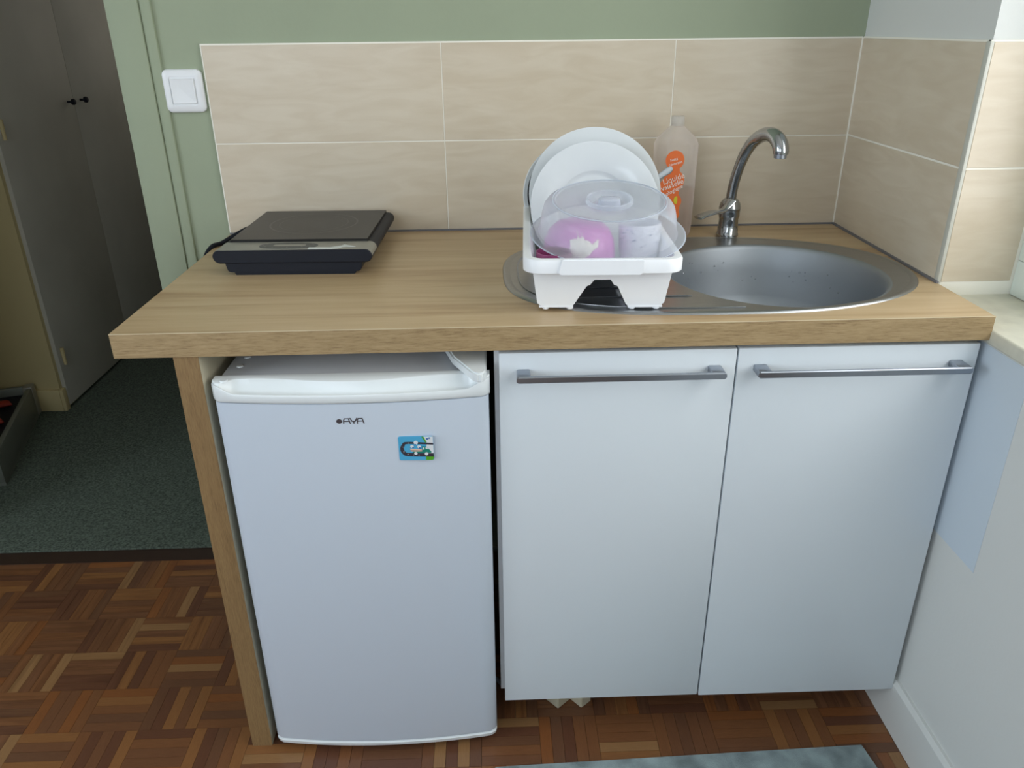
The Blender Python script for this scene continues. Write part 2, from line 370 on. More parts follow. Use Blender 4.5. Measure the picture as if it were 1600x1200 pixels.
B().lathe([(.0001, -.0004), (.0016, -.0002), (.0016, .0003)], (.2375, 0, .9905), 10, m=Matrix.Rotation(PI/2, 4, 'X')).make('tile_chip', M_under, wb)
B().box(WX-.0008, 1.4085, -ND-.0008, -ND+.0125, H-.002, 1.300, bev=.001).make('corner_trim', M_trim, wr)
# window in the right wall (frame just outside the picture)
w1 = struct(B().box(1.54, 1.60, -.535, -ND, .94, 2.18, bev=.003).box(1.54, 1.60, WY1, WY1+.07, .94, 2.18, bev=.003).box(1.54, 1.60, WY1, -ND, .876, .94, bev=.003).box(1.54, 1.60, WY1, -ND, 2.18, 2.25, bev=.003).make('window_1', M_winframe))
B().box(1.55, 1.59, -1.30, -1.22, .98, 2.14, bev=.003).box(1.552, 1.592, -.58, -.53, .98, 2.14, bev=.003).box(1.552, 1.592, -2.0, -1.96, .98, 2.14, bev=.003).box(1.552, 1.592, -2.0, -.53, .93, .98, bev=.003).box(1.552, 1.592, -2.0, -.53, 2.14, 2.19, bev=.003).make('sash', M_winframe, w1)
for y0, y1 in ((-1.96, -1.30), (-1.22, -.58)): B().box(1.568, 1.572, y0, y1, .98, 2.14).make('pane', M_glass, w1)
w2 = struct(B().box(-1.6, .1, YF-.09, YF-.04, .95, 1.01).box(-1.6, .1, YF-.09, YF-.04, 2.19, 2.25).box(-1.6, -1.54, YF-.09, YF-.04, 1.01, 2.19).box(.04, .1, YF-.09, YF-.04, 1.01, 2.19).box(-.78, -.72, YF-.09, YF-.04, 1.01, 2.19).make('added_rear_window', M_winframe))  # made-up rear window that lets the fill lamp in
for x0, x1 in ((-1.54, -.78), (-.72, .04)): B().box(x0, x1, YF-.068, YF-.062, 1.01, 2.19).make('pane', M_glass, w2)

# ------------------------------------------------------------------ worktop with its sink cut-out
BC = (1.131, -.388); BR = .199
wt = thing('worktop', 'oak-look laminate worktop with a round sink cut-out', 'worktop', (.7, -.32, H-TH)); og = (.7, -.32, H-TH)
def holed(outer, hole, z):
    pts = [Vector(p) for p in outer]+[Vector(p) for p in hole]; n, k = len(outer), len(hole)
    e = [(i, (i+1) % n) for i in range(n)]+[(n+i, n+(i+1) % k) for i in range(k)]
    v, _, f, ov, _, _ = delaunay_2d_cdt(pts, e, [list(range(n)), list(range(n, n+k))[::-1]], 1, 1e-6)
    keep = []
    def inside(q, poly):
        c = False; j = len(poly)-1
        for i in range(len(poly)):
            if (poly[i][1] > q[1]) != (poly[j][1] > q[1]) and q[0] < (poly[j][0]-poly[i][0])*(q[1]-poly[i][1])/(poly[j][1]-poly[i][1])+poly[i][0]: c = not c
            j = i
        return c
    for t in f:
        cx = sum(v[i][0] for i in t)/len(t); cy = sum(v[i][1] for i in t)/len(t)
        if inside((cx, cy), outer) and not inside((cx, cy), hole): keep.append(t)
    return [(p[0], p[1], z) for p in v], keep
rect = [(0, -DEP+.001), (WX-.001, -DEP+.001), (WX-.001, -.0005), (0, -.0005)]
hole = [(BC[0]+(BR+.005)*math.cos(2*PI*i/64), BC[1]+(BR+.005)*math.sin(2*PI*i/64)) for i in range(64)]
b_ = B()
for z in (H, H-TH): v, f = holed(rect, hole, z); b_.add(v, f)
b_.loft([[(x, y, H) for x, y in hole], [(x, y, H-TH) for x, y in hole]], sm=True)
b_.loft([[(x, y, H) for x, y in rect], [(x, y, H-TH) for x, y in rect]], sm=False)
b_.make('slab', M_work, wt, og)
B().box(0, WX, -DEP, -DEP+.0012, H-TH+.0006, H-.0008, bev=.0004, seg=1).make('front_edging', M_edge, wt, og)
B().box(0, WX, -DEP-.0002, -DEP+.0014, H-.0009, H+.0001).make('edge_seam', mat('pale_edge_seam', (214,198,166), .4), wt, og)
B().box(.0, WX, -.004, .0, H, H+.0035).box(WX-.0045, WX, -ND-.004, .0, H, H+.004).make('sealant', M_sealant, wt, og)

# ------------------------------------------------------------------ leg panel
sp = thing('support_panel', 'oak-edged upright board holding up the left end of the worktop', 'panel', (.11, -.35, 0)); og = (.11, -.35, 0)
B().box(.0915, .130, -DEP+.004, -.02, 0, H-TH).make('board', M_cream, sp, og)
B().box(.0915, .130, -DEP+.0025, -DEP+.004, 0, H-TH).make('front_edging', M_edgev, sp, og)
B().box(.0908, .0915, -DEP+.0025, -.02, 0, H-TH).make('outer_veneer', M_edgev, sp, og)

# ------------------------------------------------------------------ fridge
fx0, fx1 = .145, .589
fr = thing('fridge', 'white under-counter fridge with a moulded top handle scoop', 'fridge', (.367, -.35, 0)); og = (.367, -.35, 0)
B().box(fx0+.004, fx1-.005, -.612, -.09, .02, .812, bev=.004).make('body', M_fridge_body, fr, og)
def yfront(x, a=-.652, c=.017):
    t = (x-(fx0+fx1)/2)/((fx1-fx0)/2); return a-c*(1-t*t)
def door_ring(z, inset=0, off=0):
    pts = []; n = 28; rc = .012
    xs = [fx0+inset+rc+(fx1-fx0-2*inset-2*rc)*i/n for i in range(n+1)]
    yl = yfront(fx0)+inset+off; yb = -.618
    pts.append((fx0+inset, yb, z)); pts.append((fx0+inset, yl+rc, z))
    for i in range(1, 5): a = PI+PI/2*i/5; pts.append((fx0+inset+rc+rc*math.cos(a), yl+rc+rc*math.sin(a)*1.0-.0, z))
    for x in xs: pts.append((x, yfront(x)+inset+off, z))
    for i in range(1, 5): a = 1.5*PI+PI/2*i/5; pts.append((fx1-inset-rc+rc*math.cos(a), yl+rc+rc*math.sin(a), z))
    pts.append((fx1-inset, yl+rc, z)); pts.append((fx1-inset, yb, z))
    return pts
rings = [door_ring(.030, .004, .003), door_ring(.0325, .001), door_ring(.036, 0), door_ring(.782, 0)]
dr = B().loft(rings, cap0=True, cap1=True).make('door', M_fridge, fr, og)
B().loft([door_ring(.018, .006, .003), door_ring(.0195, .001, .0), door_ring(.0275, .0, -.0005), door_ring(.030, .002, .001)], cap0=True, cap1=True).make('bottom_trim', M_fplastic, dr, og)
# top moulding with scooped grip
b_ = B(); NX = 60; rings = []
for i in range(NX+1):
    t = i/NX; x = fx0-.002+(fx1-fx0+.004)*t
    endd = min(t, 1-t); k = min(1, max(0, (endd-.018)/.07)); k = k*k*(3-2*k)
    yf = yfront(min(max(x, fx0), fx1))-.003; rnd = max(0, 1-endd/.03); yf += .012*rnd**2
    wav = .5+.5*math.cos((t-.5)*2*PI*1.3)
    ye = (-.633-.019*wav)*k+(yf+.006)*(1-k); zl = .814-.013*k-.003
    zd = .010*k
    P = [(-.618, .7825), (-.618, .8125), (-.6195, .815), (ye+.0015, .815), (ye, .8142)]
    for q in (.12, .3, .5, .7, .88):
        P.append((ye+(yf+.003-ye)*q, .8142+(zl-.8142)*min(1, q*1.35)-zd*math.sin(PI*min(1, q*1.02))**.8))
    P += [(yf+.003, zl+.0012), (yf+.0012, zl+.0008), (yf, zl-.002), (yf+.0005, .787), (yf+.0025, .7835), (yf+.004, .7825)]
    rings.append([Vector((x, y, z)) for y, z in P])
b_.loft(rings, cap0=True, cap1=True)
tm = b_.make('handle_moulding', M_fplastic, fr, og)
B().lathe([(.0001, .0022), (.006, .002), (.0072, .0004), (.0074, -.001)], (.163, -.640, .815), 24).make('screw_cap', M_fplastic, tm, og)
for p in ((.170, -.575), (.172, -.535)): B().lathe([(.0001, .002), (.005, .0016), (.006, 0), (.006, -.001)], (p[0], p[1], .812), 20).make('screw_cap', M_fplastic, fr, og)
hc = [(.508, -.52), (.530, -.600), (.562, -.664), (.567, -.670), (.574, -.674), (.582, -.672), (.586, -.664), (.587, -.52)]
B().prism(hc, .8155, .833, 'z', bev=.003).make('hinge_cover', M_fplastic, fr, og)
# printed wordmark: dot and three letters, stroke letters
def strokes(b_, segs, w, y, ox, oz, s):
    for (x0, z0, x1, z1) in segs:
        a = Vector((x0, z0)); c = Vector((x1, z1)); d = (c-a).normalized()*w/2; n = Vector((-d.y, d.x))
        q = [a-d+n, c+d+n, c+d-n, a-d-n]
        b_.add([(ox+p.x*s, y(ox+p.x*s), oz+p.y*s) for p in q], [(0, 1, 2, 3)])
yl = lambda x: yfront(x)-.0004
b_ = B(); s = .0092; oz = .7475
A = [(0, 0, 0, .55), (0, .55, .2, .95), (.2, .95, .9, .95), (.9, .95, 1.15, .0), (0, .42, 1.0, .42)]
Y = [(0, 1, .3, .42), (.3, .42, .85, .42), (.85, .42, 1.15, 1), (.6, .42, .6, 0)]
for segs, ox in ((A, .3535), (Y, .3645), (A, .3755)): strokes(b_, segs, .19, yl, ox, oz, s)
b_.add([(.3465+.0048*math.cos(a), yl(.3465), .7515+.0042*math.sin(a)) for a in [2*PI*i/20 for i in range(20)]], [tuple(range(20))])
b_.make('lettering', M_ink, dr, og, fix=False)['kind'] = 'stuff'
# souvenir magnet
mg = thing('fridge_magnet', 'small blue magnet printed with a truck on a winding road, on the fridge door', 'magnet', (.4675, -.6672, .698), 0)
mg.rotation_euler = (0, 0, -.03)
MB_ = mat('magnet_blue', (78,172,216), .4); MGn = mat('magnet_green', (86,168,40), .4); MRd = mat('magnet_road', (58,54,66), .4); MTl = mat('magnet_teal', (26,132,116), .4); MPk = mat('magnet_cream', (232,196,176), .4); MWh = mat('magnet_white', (226,230,234), .4)
og0 = (0, 0, 0)
B().prism(rrect(.0575, .0445, .003, 4), 0, -.0016, 'y').make('backing', MB_, mg, og0)
yy = -.0018
def flat(name, polys, m_, y):
    b_ = B()
    for p in polys: b_.add([(q[0], y, q[1]) for q in p], [tuple(range(len(p)))])
    o = b_.make(name, m_, mg, og0, fix=False)
    if len(polys) > 1: o['kind'] = 'stuff'
    return o
flat('print_sky', [[(.0150, -.0150), (.0285, -.0150), (.0285, .0220), (.012, .0220), (.018, .012)]], MWh, -.00165)
flat('print_grass', [[(.0155, -.0222), (.0262, -.0222), (.0285, -.019), (.0285, -.0120), (.0155, -.0120)], [(.0095, .0220), (.013, .0220), (.0175, .0125), (.0165, .0095)]], MGn, -.00172)
road = [(.0285, .0085), (-.014, .0105), (-.021, .006), (-.0235, -.001), (-.020, -.0085), (-.012, -.0115), (.0285, -.0125)]
rp = cr([(x, z, 0) for x, z in road], 6); b_ = B(); L1 = []; L2 = []
for i, p in enumerate(rp):
    t = (rp[min(i+1, len(rp)-1)]-rp[max(i-1, 0)]).normalized(); n = Vector((-t.y, t.x, 0)); w = .0016+.0016*min(1, i/len(rp)*1.8)
    for Lx, sg in ((L1, 1), (L2, -1)): q = p+n*w*sg; Lx.append((min(q.x, .0287), -.0018, q.y))
b_.loft([L1, L2], closed=False, sm=False).make('print_road', MRd, mg, og0, fix=False)
flat('print_dashes', [[(x-.001, z-.0004), (x+.001, z-.0004), (x+.001, z+.0004), (x-.001, z+.0004)] for x, z in ((-.0215, .003), (-.0205, -.006), (-.014, -.0108), (-.005, -.012), (.004, -.0122), (-.012, .0102))], MWh, -.00188)
flat('print_truck_bed', [[(-.0085, -.0055), (.0095, -.0065), (.0095, -.001), (-.0105, .0)]], MPk, -.00195)
flat('print_truck_stripe', [[(-.009, -.0038), (.0095, -.0046), (.0095, -.0038), (-.0095, -.003)]], MRd, -.0020)
flat('print_truck_cab', [[(-.006, -.0085), (.0245, -.0085), (.0245, -.0055), (.021, -.001), (.016, .004), (.0098, .0045), (.0098, -.0055), (-.006, -.0055)]], MTl, -.0020)
flat('print_truck_window', [[(.0155, -.001), (.0205, -.001), (.0172, .0028), (.0155, .003)], [(.0108, -.002), (.0135, -.002), (.0135, .002), (.0108, .002)]], MWh, -.00205)
def disc(cx, cz, r, n=14): return [(cx+r*math.cos(2*PI*i/n), cz+r*math.sin(2*PI*i/n)) for i in range(n)]
flat('print_wheels', [disc(-.001, -.0090, .0028), disc(.0165, -.0100, .0030)], MWh, -.0021)
flat('print_passengers', [disc(-.0065, .004, .003), disc(.005, .0035, .003), disc(.0, .011, .0036)], MWh, -.0019)
flat('print_passenger_marks', [disc(-.005, .002, .0014), disc(.006, .001, .0016), disc(-.001, .0075, .0012), disc(.019, .018, .0018), disc(.0225, .0195, .0015)], mat('magnet_darkblue', (60,110,180), .4), -.00215)

# ------------------------------------------------------------------ sink cabinet
cb = thing('base_cabinet', 'white two-door sink base cabinet under the right half of the worktop', 'cabinet', (1.0, -.35, 0)); og = (1.0, -.35, 0)
top = H-TH
b_ = B().box(.599, .627, -.616, -.06, .108, top).box(1.382, 1.398, -.616, -.06, .108, top).box(.627, 1.382, -.616, -.06, .108, .126).box(.627, 1.382, -.07, -.062, .126, top).box(.627, 1.382, -.616, -.598, top-.07, top)
b_.make('carcass', M_laminate_edge, cb, og)
for x in (.70, 1.34):
    for y in (-.45, -.12): B().lathe([(.026, 0), (.026, .008), (.016, .012), (.016, .095), (.024, .108)], (x, y, 0), 20, cap0=True, cap1=True).make('leg', M_black, cb, og)
def door_handle(par, xa, xb, z):
    b_ = B()
    for x, s_ in ((xa, 1), (xb-.022, -1)): b_.box(x, x+.022, -.668, -.637, z-.006, z+.006, bev=.0025)
    P = [(-.6705, z-.0055), (-.667, z-.0055), (-.6655, z-.0035), (-.6655, z+.0045), (-.667, z+.006), (-.6705, z+.006), (-.672, z+.0045), (-.672, z-.004)]
    rings = []
    for x, k in ((xa-.001, .55), (xa+.002, 1), (xb-.002, 1), (xb+.001, .55)):
        cy, cz = -.6688, z; rings.append([Vector((x, cy+(p[0]-cy)*k, cz+(p[1]-cz)*k)) for p in P])
    b_.loft(rings, cap0=True, cap1=True, sm=False)
    return b_.make('handle', M_handle, par, og)
for x0, x1, zb, zt, ha, hb in ((.6067, .9945, .0965, .8505, .635, .970), (.9977, 1.395, .094, .8505, 1.023, 1.370)):
    d = B().box(x0, x1, -.637, -.619, zb, zt, bev=.0012).make('door', M_lam, cb, og); door_handle(d, ha, hb, .817)
for (x, y, r, sx, sy, hh, lb) in ((.722, -.535, 42, .055, .055, .055, 'white block under the sink cabinet, nearer the fridge'), (.765, -.545, 40, .03, .05, .04, 'smaller white block under the sink cabinet, right of the larger one')):
    o = B().prism([(-sx/2, -sy/2), (sx/2, -sy/2), (sx/2, sy/2), (-sx/2, sy/2)], 0, hh, 'z', bev=.0015).make('wooden_block', M_cream, None, (0, 0, 0), (x, y, .0005), (0, 0, math.radians(r)))
    tag(o, lb, 'block')
tag(B().tube(cr([(.45, -.30, .005), (.54, -.43, .005), (.588, -.487, .005), (.612, -.512, .005), (.638, -.49, .005), (.640, -.40, .005), (.70, -.30, .005)]), .0045).make('power_cable', mat('grey_cable', (120,118,122), .5), None, (0,0,0)), 'grey cable on the floor in the dark gap between fridge and cabinet', 'cable')

# ------------------------------------------------------------------ sink
sk = thing('sink', 'oval stainless steel inset sink with a round bowl and a drainer', 'sink', (1.0, -.363, H)); og = (1.0, -.363, H)
CX, CY, SA, SB = 1.0065, -.363, .3865, .249
def outline(k=0, n=120):
    out = []
    for i in range(n):
        a = 2*PI*i/n; ca, sa = math.cos(a), math.sin(a); e = 2.25 if ca > 0 else 3.0-(.0)
        e = 2.25+.75*(.5-.5*max(-1, min(1, ca*2)))
        r = (abs(ca)**e+abs(sa)**e)**(-1/e); out.append((CX+(SA-k)*r*ca, CY+(SB-k)*r*sa))
    return out
def circ(cx, cy, r, n=72, rx=1): return [(cx+r*rx*math.cos(2*PI*i/n), cy+r*math.sin(2*PI*i/n)) for i in range(n)]
b_ = B()
O = [outline(k) for k in (0, .0012, .004, .009, .014)]; zz = (.0002, .0022, .0040, .0040, .0026)
b_.loft([[(x, y, H+z) for x, y in o] for o, z in zip(O, zz)])
flange = holed(O[-1], circ(*BC, BR+.006), H+.0026); b_.add(flange[0], flange[1], sm=True)
b_.make('rim', M_steel, sk, og)
b_ = B(); prof = [(BR+.006, .0026), (BR+.003, .0022), (BR, .0), (BR-.003, -.006), (BR-.008, -.05), (BR-.016, -.10), (BR-.026, -.130), (BR-.045, -.146), (BR-.08, -.152), (.045, -.156)]
b_.lathe([(r, H+z) for r, z in prof], (BC[0], BC[1], 0), 72).make('bowl', M_steel_bowl, sk, og)
B().lathe([(.046, .0), (.044, .0015), (.038, -.002), (.034, -.010), (.0001, -.012)], (BC[0], BC[1], H-.156), 36).lathe([(.0001, .004), (.010, .003), (.014, -.002), (.014, -.012)], (BC[0], BC[1], H-.156), 24).make('drain', M_chrome, sk, og)
# drainer: shallow pressed ridge outline and ribs
def dring(k):
    out = []
    for (x, y) in outline(.030+k, 160):
        if x < .935: out.append((x, y))
    return out
L_ = [q for q in outline(.028, 200)]
pts = [p for p in L_ if math.hypot(p[0]-BC[0], p[1]-BC[1]) > BR+.022 and p[0] < 1.02]
pts.sort(key=lambda p: math.atan2(p[1]-CY, -(p[0]-1.05)))
pts = [Vector((x, y, H+.0028)) for x, y in pts]
B().tube(pts, .0022, 8, flat=.55).make('drainer_ridge', M_steel, sk, og)
b_ = B()
for i in range(7):
    y = -.52+i*.052; x1 = BC[0]-math.sqrt(max(0, (BR+.03)**2-(y-BC[1])**2)); x0 = .68+.25*abs((y+.363)/.25)**3
    B().tube([(x0, y, H+.0024), (x0+.01, y, H+.0034), (x1-.01, y, H+.0034), (x1, y, H+.0024)], [.001, .0024, .0024, .001], 8, flat=.35).make('drainer_rib', M_steel, sk, og)

b_ = B(); rnd = random.Random(3)
for i in range(46):   # water drops on the bowl wall
    a = rnd.uniform(1.75, 3.9) if i < 30 else rnd.uniform(.1, 1.6); z = rnd.uniform(-.09, -.02); r = BR-.0045-(-z)*.09
    c = Vector((BC[0]+r*math.cos(a), BC[1]+r*math.sin(a), H+z)); rr_ = rnd.uniform(.0008, .002)
    b_.lathe([(.0001, rr_), (rr_*.7, rr_*.7), (rr_, 0), (rr_*.7, -rr_*.7), (.0001, -rr_)], c, 8)
o = b_.make('water_drops', M_chrome, sk, og); o['kind'] = 'stuff'

# ------------------------------------------------------------------ mixer tap
tp = thing('mixer_tap', 'chrome swan-neck mixer tap with a side lever behind the sink bowl', 'tap', (1.1235, -.100, H+.0026)); og = (1.1235, -.100, H+.0026); c = (1.1235, -.100, 0)
B().lathe([(.0238, H+.0026), (.0238, H+.006), (.0222, H+.008), (.0205, H+.040), (.0215, H+.043), (.0225, H+.046), (.0225, H+.058)], c, 40, cap0=True, cap1=True).make('body', M_chrome, tp, og)
B().lathe([(.0225, H+.058), (.0232, H+.060), (.0232, H+.064), (.021, H+.074), (.016, H+.081), (.012, H+.084)], c, 40, cap0=True, cap1=True).make('cartridge_dome', M_chrome, tp, og)
pts = cr([(1.1235, -.100, H+.076), (1.125, -.102, 1.005), (1.129, -.108, 1.040), (1.136, -.121, 1.078), (1.145, -.143, 1.108), (1.156, -.170, 1.124), (1.165, -.196, 1.126), (1.171, -.216, 1.117), (1.1735, -.226, 1.104), (1.1735, -.2275, 1.094)], 6)
n = len(pts); rad = [.0112+.0045*min(1, max(0, (i/n-.25)/.5)) for i in range(n)]; rad = [r if i < n*.85 else r-.0012*(i/n-.85)/.15 for i, r in enumerate(rad)]
sp_ = B().tube(pts, rad, 24).make('spout', M_chrome, tp, og)
B().lathe([(.0001, 1.0865), (.0105, 1.0862), (.0122, 1.087), (.0126, 1.0945), (.0145, 1.0955)], (1.1735, -.2275, 0), 28).make('aerator', M_handle, sp_, og)
lv = cr([(1.120, -.116, .982), (1.108, -.124, .968), (1.095, -.132, .962), (1.075, -.144, .963), (1.052, -.156, .960), (1.038, -.163, .956)], 5); n = len(lv); b_ = B(); rings = []
for i, p in enumerate(lv):
    t = (lv[min(i+1, n-1)]-lv[max(i-1, 0)]).normalized(); sd = Vector((0, 0, 1)).cross(t).normalized(); up = t.cross(sd); q = i/(n-1)
    w = .013-.004*math.sin(PI*min(1, q*1.6))+.001*q; h_ = .0058-.0026*q
    rings.append([p+sd*w*math.cos(a)+up*h_*math.sin(a) for a in [2*PI*j/16 for j in range(16)]])
b_.loft(rings, cap0=True, cap1=True).make('lever', M_chrome, tp, og)

# ------------------------------------------------------------------ dish soap bottle
bt = thing('dish_soap_bottle', 'milky plastic bottle with an orange bubble label beside the tap', 'bottle', (1.0005, -.0755, H+.0005)); og = (0, 0, 0)
def bring(w, d, z, r=.018): return [Vector((x, y, z)) for x, y in rrect(w, d, min(r, w/2-.0001, d/2-.0001), 6)]
rr2 = [(.070, .050, .0), (.080, .062, .002), (.084, .066, .008), (.087, .068, .03), (.090, .068, .15), (.0905, .068, .196), (.089, .066, .203), (.082, .060, .209), (.040, .036, .228), (.030, .029, .232), (.0255, .0255, .235), (.0255, .0255, .238)]
B().loft([bring(w, d, z, .024 if z < .2 else .5) for w, d, z in rr2], cap0=True, cap1=False).make('body', M_bottle, bt, og)
B().loft([bring(w-.004, d-.004, z, .022) for w, d, z in ((.072, .052, .002), (.082, .064, .006), (.086, .066, .03), (.0885, .067, .103))], cap0=True, cap1=True).make('liquid', M_liquid, bt, og)
B().lathe([(.0136, .234), (.0140, .235), (.0138, .251), (.0125, .2528), (.0001, .2532)], (0, 0, 0), 28, cap0=True).make('cap', clear('milky_cap', (226,222,216), .6, .3, .4), bt, og)
ly = -.0348
b_ = B()
for i, (x, z, r, e) in enumerate(((-.008, .167, .0200, 1), (-.0085, .145, .0125, 1), (-.0075, .124, .0225, 1), (-.0165, .111, .0215, 1), (-.010, .100, .0155, 1), (-.0055, .080, .0175, 1), (-.0045, .065, .0135, 1), (-.002, .052, .0120, 1))):
    b_.add([(x+r*math.cos(a), ly-i*.00002, z+r*math.sin(a)) for a in [2*PI*j/30 for j in range(30)]], [tuple(range(30))])
lab = b_.make('label', M_label, bt, og, fix=False)
b_ = B()
for txt, size, x, z, rot in (('sans', .0098, -.010, .166, 10), ('colorant', .0086, -.006, .158, 14), ('Liquide', .0165, -.0065, .1235, 18), ('vaisselle', .0152, -.0085, .1110, 20), ('écologique', .0116, -.0085, .0985, 28), ('1 L', .0085, -.002, .0475, 0)):
    v, f = text_verts(txt, size); R = Matrix.Rotation(math.radians(rot), 2)
    b_.add([(x+(R @ Vector(p[:2])).x, ly-.0004, z+(R @ Vector(p[:2])).y) for p in v], f)
b_.make('lettering', M_whiteprint, lab, og, fix=False)['kind'] = 'stuff'
b_ = B(); b_.add([(.001+.006*math.cos(a)*(1 if math.cos(a) < 0 else .35), ly-.0003, .083+.0085*math.sin(a)) for a in [2*PI*j/20 for j in range(20)]], [tuple(range(20))])
b_.make('lemon_print', M_lemon, lab, og, fix=False)

# ------------------------------------------------------------------ induction hob
hb = thing('portable_hob', 'black portable single induction hob with a silver control strip', 'hob', (.2265, -.178, H), math.radians(-1.5)); og = (0, 0, 0)
W2 = .151; yF, yB = -.166, .156
def stad(z0, z1, x, y, n=8):
    r = (z1-z0)/2; zc = (z0+z1)/2; P = []
    for i in range(n+1): a = -PI/2+PI*i/n; P.append(Vector((x-r+r*math.cos(a), y, zc+r*math.sin(a))))
    for i in range(n+1): a = PI/2+PI*i/n; P.append(Vector((-x+r+r*math.cos(a), y, zc+r*math.sin(a))))
    return P
def scal(P, k, y): zc = .0375; return [Vector((p.x-(.0015*k if p.x > 0 else -.0015*k), y, zc+(p.z-zc)*(1-.12*k))) for p in P]
P0 = stad(.025, .050, W2, 0)
B().loft([scal(P0, 1, yF), scal(P0, 0, yF+.0015), scal(P0, 0, yB-.0015), scal(P0, 1, yB)], cap0=True, cap1=True).make('housing', M_black, hb, og)
B().prism([(-.122, .0065), (.122, .0065), (.127, .009), (.131, .0255), (-.131, .0255), (-.127, .009)], yF+.004, yB-.01, 'y', bev=.001).make('underbody', M_black, hb, og)
B().prism([(-.114, 0), (.114, 0), (.117, .0068), (-.117, .0068)], -.158, .130, 'y', bev=.0006).make('base', M_black, hb, og)
B().box(-.1345, .1345, -.1050, .153, .049, .0555, bev=.0006, seg=1).make('glass_plate', M_blackglass, hb, og)
B().lathe([(.088, .0557), (.0915, .0557)], (0, .03, 0), 64).lathe([(.070, .0557), (.0715, .0557)], (0, .03, 0), 64).make('ring_mark', M_ring, hb, og, fix=False)
Pst = stad(.0249, .0506, W2+.0004, 0)
b_ = B(); up_ = [p for p in Pst if p.z > .0376]; b_.loft([[Vector((p.x, yF+.0012, p.z-.0006)) for p in up_], [Vector((p.x, yF+.004, p.z)) for p in up_], [Vector((p.x, -.1055, p.z)) for p in up_]], closed=False)
b_.make('control_strip', M_silver, hb, og)
zs = .0510
def ovald(a, b2, cx, cy, z, n=36, e=2.6): return [(cx+a*(abs(math.cos(t))**(2/e))*math.copysign(1, math.cos(t)), cy+b2*(abs(math.sin(t))**(2/e))*math.copysign(1, math.sin(t)), z) for t in [2*PI*i/n for i in range(n)]]
dp = B().loft([ovald(.056, .020, -.012, -.137, .0500), ovald(.056, .020, -.012, -.137, zs+.0004), ovald(.054, .018, -.012, -.137, zs+.0006)], cap0=True, cap1=True).make('control_display', M_dark, hb, og)
B().add(ovald(.031, .0065, -.010, -.137, zs+.0009, e=5), [tuple(range(36))]).make('display_window', M_silver, dp, og, fix=False)
b_ = B(); dd = ovald(.048, .0145, -.012, -.137, zs+.0008)
for i in range(0, 36, 3): x, y, z = dd[i]; b_.add([(x-.0015, y-.0007, z), (x+.0015, y-.0007, z), (x+.0015, y+.0007, z), (x-.0015, y+.0007, z)], [(0, 1, 2, 3)])
b_.make('button_marks', M_silver, dp, og, fix=False)['kind'] = 'stuff'
tear = [(.030, -.163), (.070, -.164), (.086, -.160), (.094, -.150), (.100, -.147), (.112, -.150), (.118, -.148), (.104, -.140), (.094, -.133), (.090, -.141), (.078, -.149), (.070, -.153), (.052, -.152), (.030, -.152)]
B().prism(tear, zs-.0005, zs+.0004, 'z').make('torn_sticker', mat('torn_paper', (206,210,206), .7), hb, og)
b_ = B(); v, f = text_verts('1 2 3 4 5 6', .004, 'LEFT')
for i in range(9): b_.add([(.060+i*.0045, -.127, zs), (.0628+i*.0045, -.127, zs), (.0628+i*.0045, -.1255, zs), (.060+i*.0045, -.1255, zs)], [(0, 1, 2, 3)])
b_.make('small_print', M_dark, hb, og, fix=False)['kind'] = 'stuff'
B().tube(cr([(-.13, .12, .030), (-.150, .118, .030), (-.172, .108, .026), (-.198, .092, .014), (-.217, .070, .005), (-.231, .045, .003), (-.240, .02, -.02), (-.243, .01, -.08), (-.240, .04, -.2), (-.238, .06, -.45), (-.236, .062, -.78), (-.228, .068, -.880), (-.20, .09, -.8945), (-.150, .12, -.8945)], 6), .0048, 10).make('power_cord', M_black, hb, og)

# ------------------------------------------------------------------ dish rack and dishes
RK = (.785, -.392); RA = math.radians(-2.7)
rk = thing('dish_rack', 'white plastic dish drainer with a notched front, standing on the sink drainer', 'rack', (RK[0], RK[1], H+.0035), RA); og = (0, 0, 0)
def rsec(y, zt=.084, ex=0, n=3):   # shell cross section: (x,z) outer and inner
    pass
T = .0028
def side_prof(k):   # half widths: bottom wb, top wt
    return None
zt = .082
# front and back walls with notch
def endwall(y, s_):
    wt_, wb_ = .113, .102
    P = [(-wt_, zt), (-wb_-.002, .012), (-wb_+.008, .004), (-.048, .004), (-.043, .010), (-.0255, .040), (-.0235, .043), (-.019, .0445), (-.012, .054), (.014, .054), (.020, .0445), (.025, .043), (.027, .040), (.041, .010), (.047, .004), (wb_-.008, .004), (wb_+.002, .012), (wt_, zt)]
    y_top, y_bot = y, y-s_*(-.0)
    b_ = B(); bm = bmesh.new()
    out = []
    for x, z in P: out.append(Vector((x, y+s_*(-.018)*(1-z/zt), z)))
    vs = [bm.verts.new(p) for p in out]; f = bm.faces.new(vs)
    bmesh.ops.triangulate(bm, faces=[f]); r = bmesh.ops.extrude_face_region(bm, geom=bm.faces[:])
    for g_ in r['geom']:
        if isinstance(g_, bmesh.types.BMVert): g_.co.y += s_*T*-1
    b_.bm(bm, 0, False); return b_, P
yf_, yb_ = -.208, .20
b_ = B(); e1, P = endwall(yf_, -1); e2, _ = endwall(yb_, 1); b_.add(e1.v, e1.f); b_.add(e2.v, e2.f)
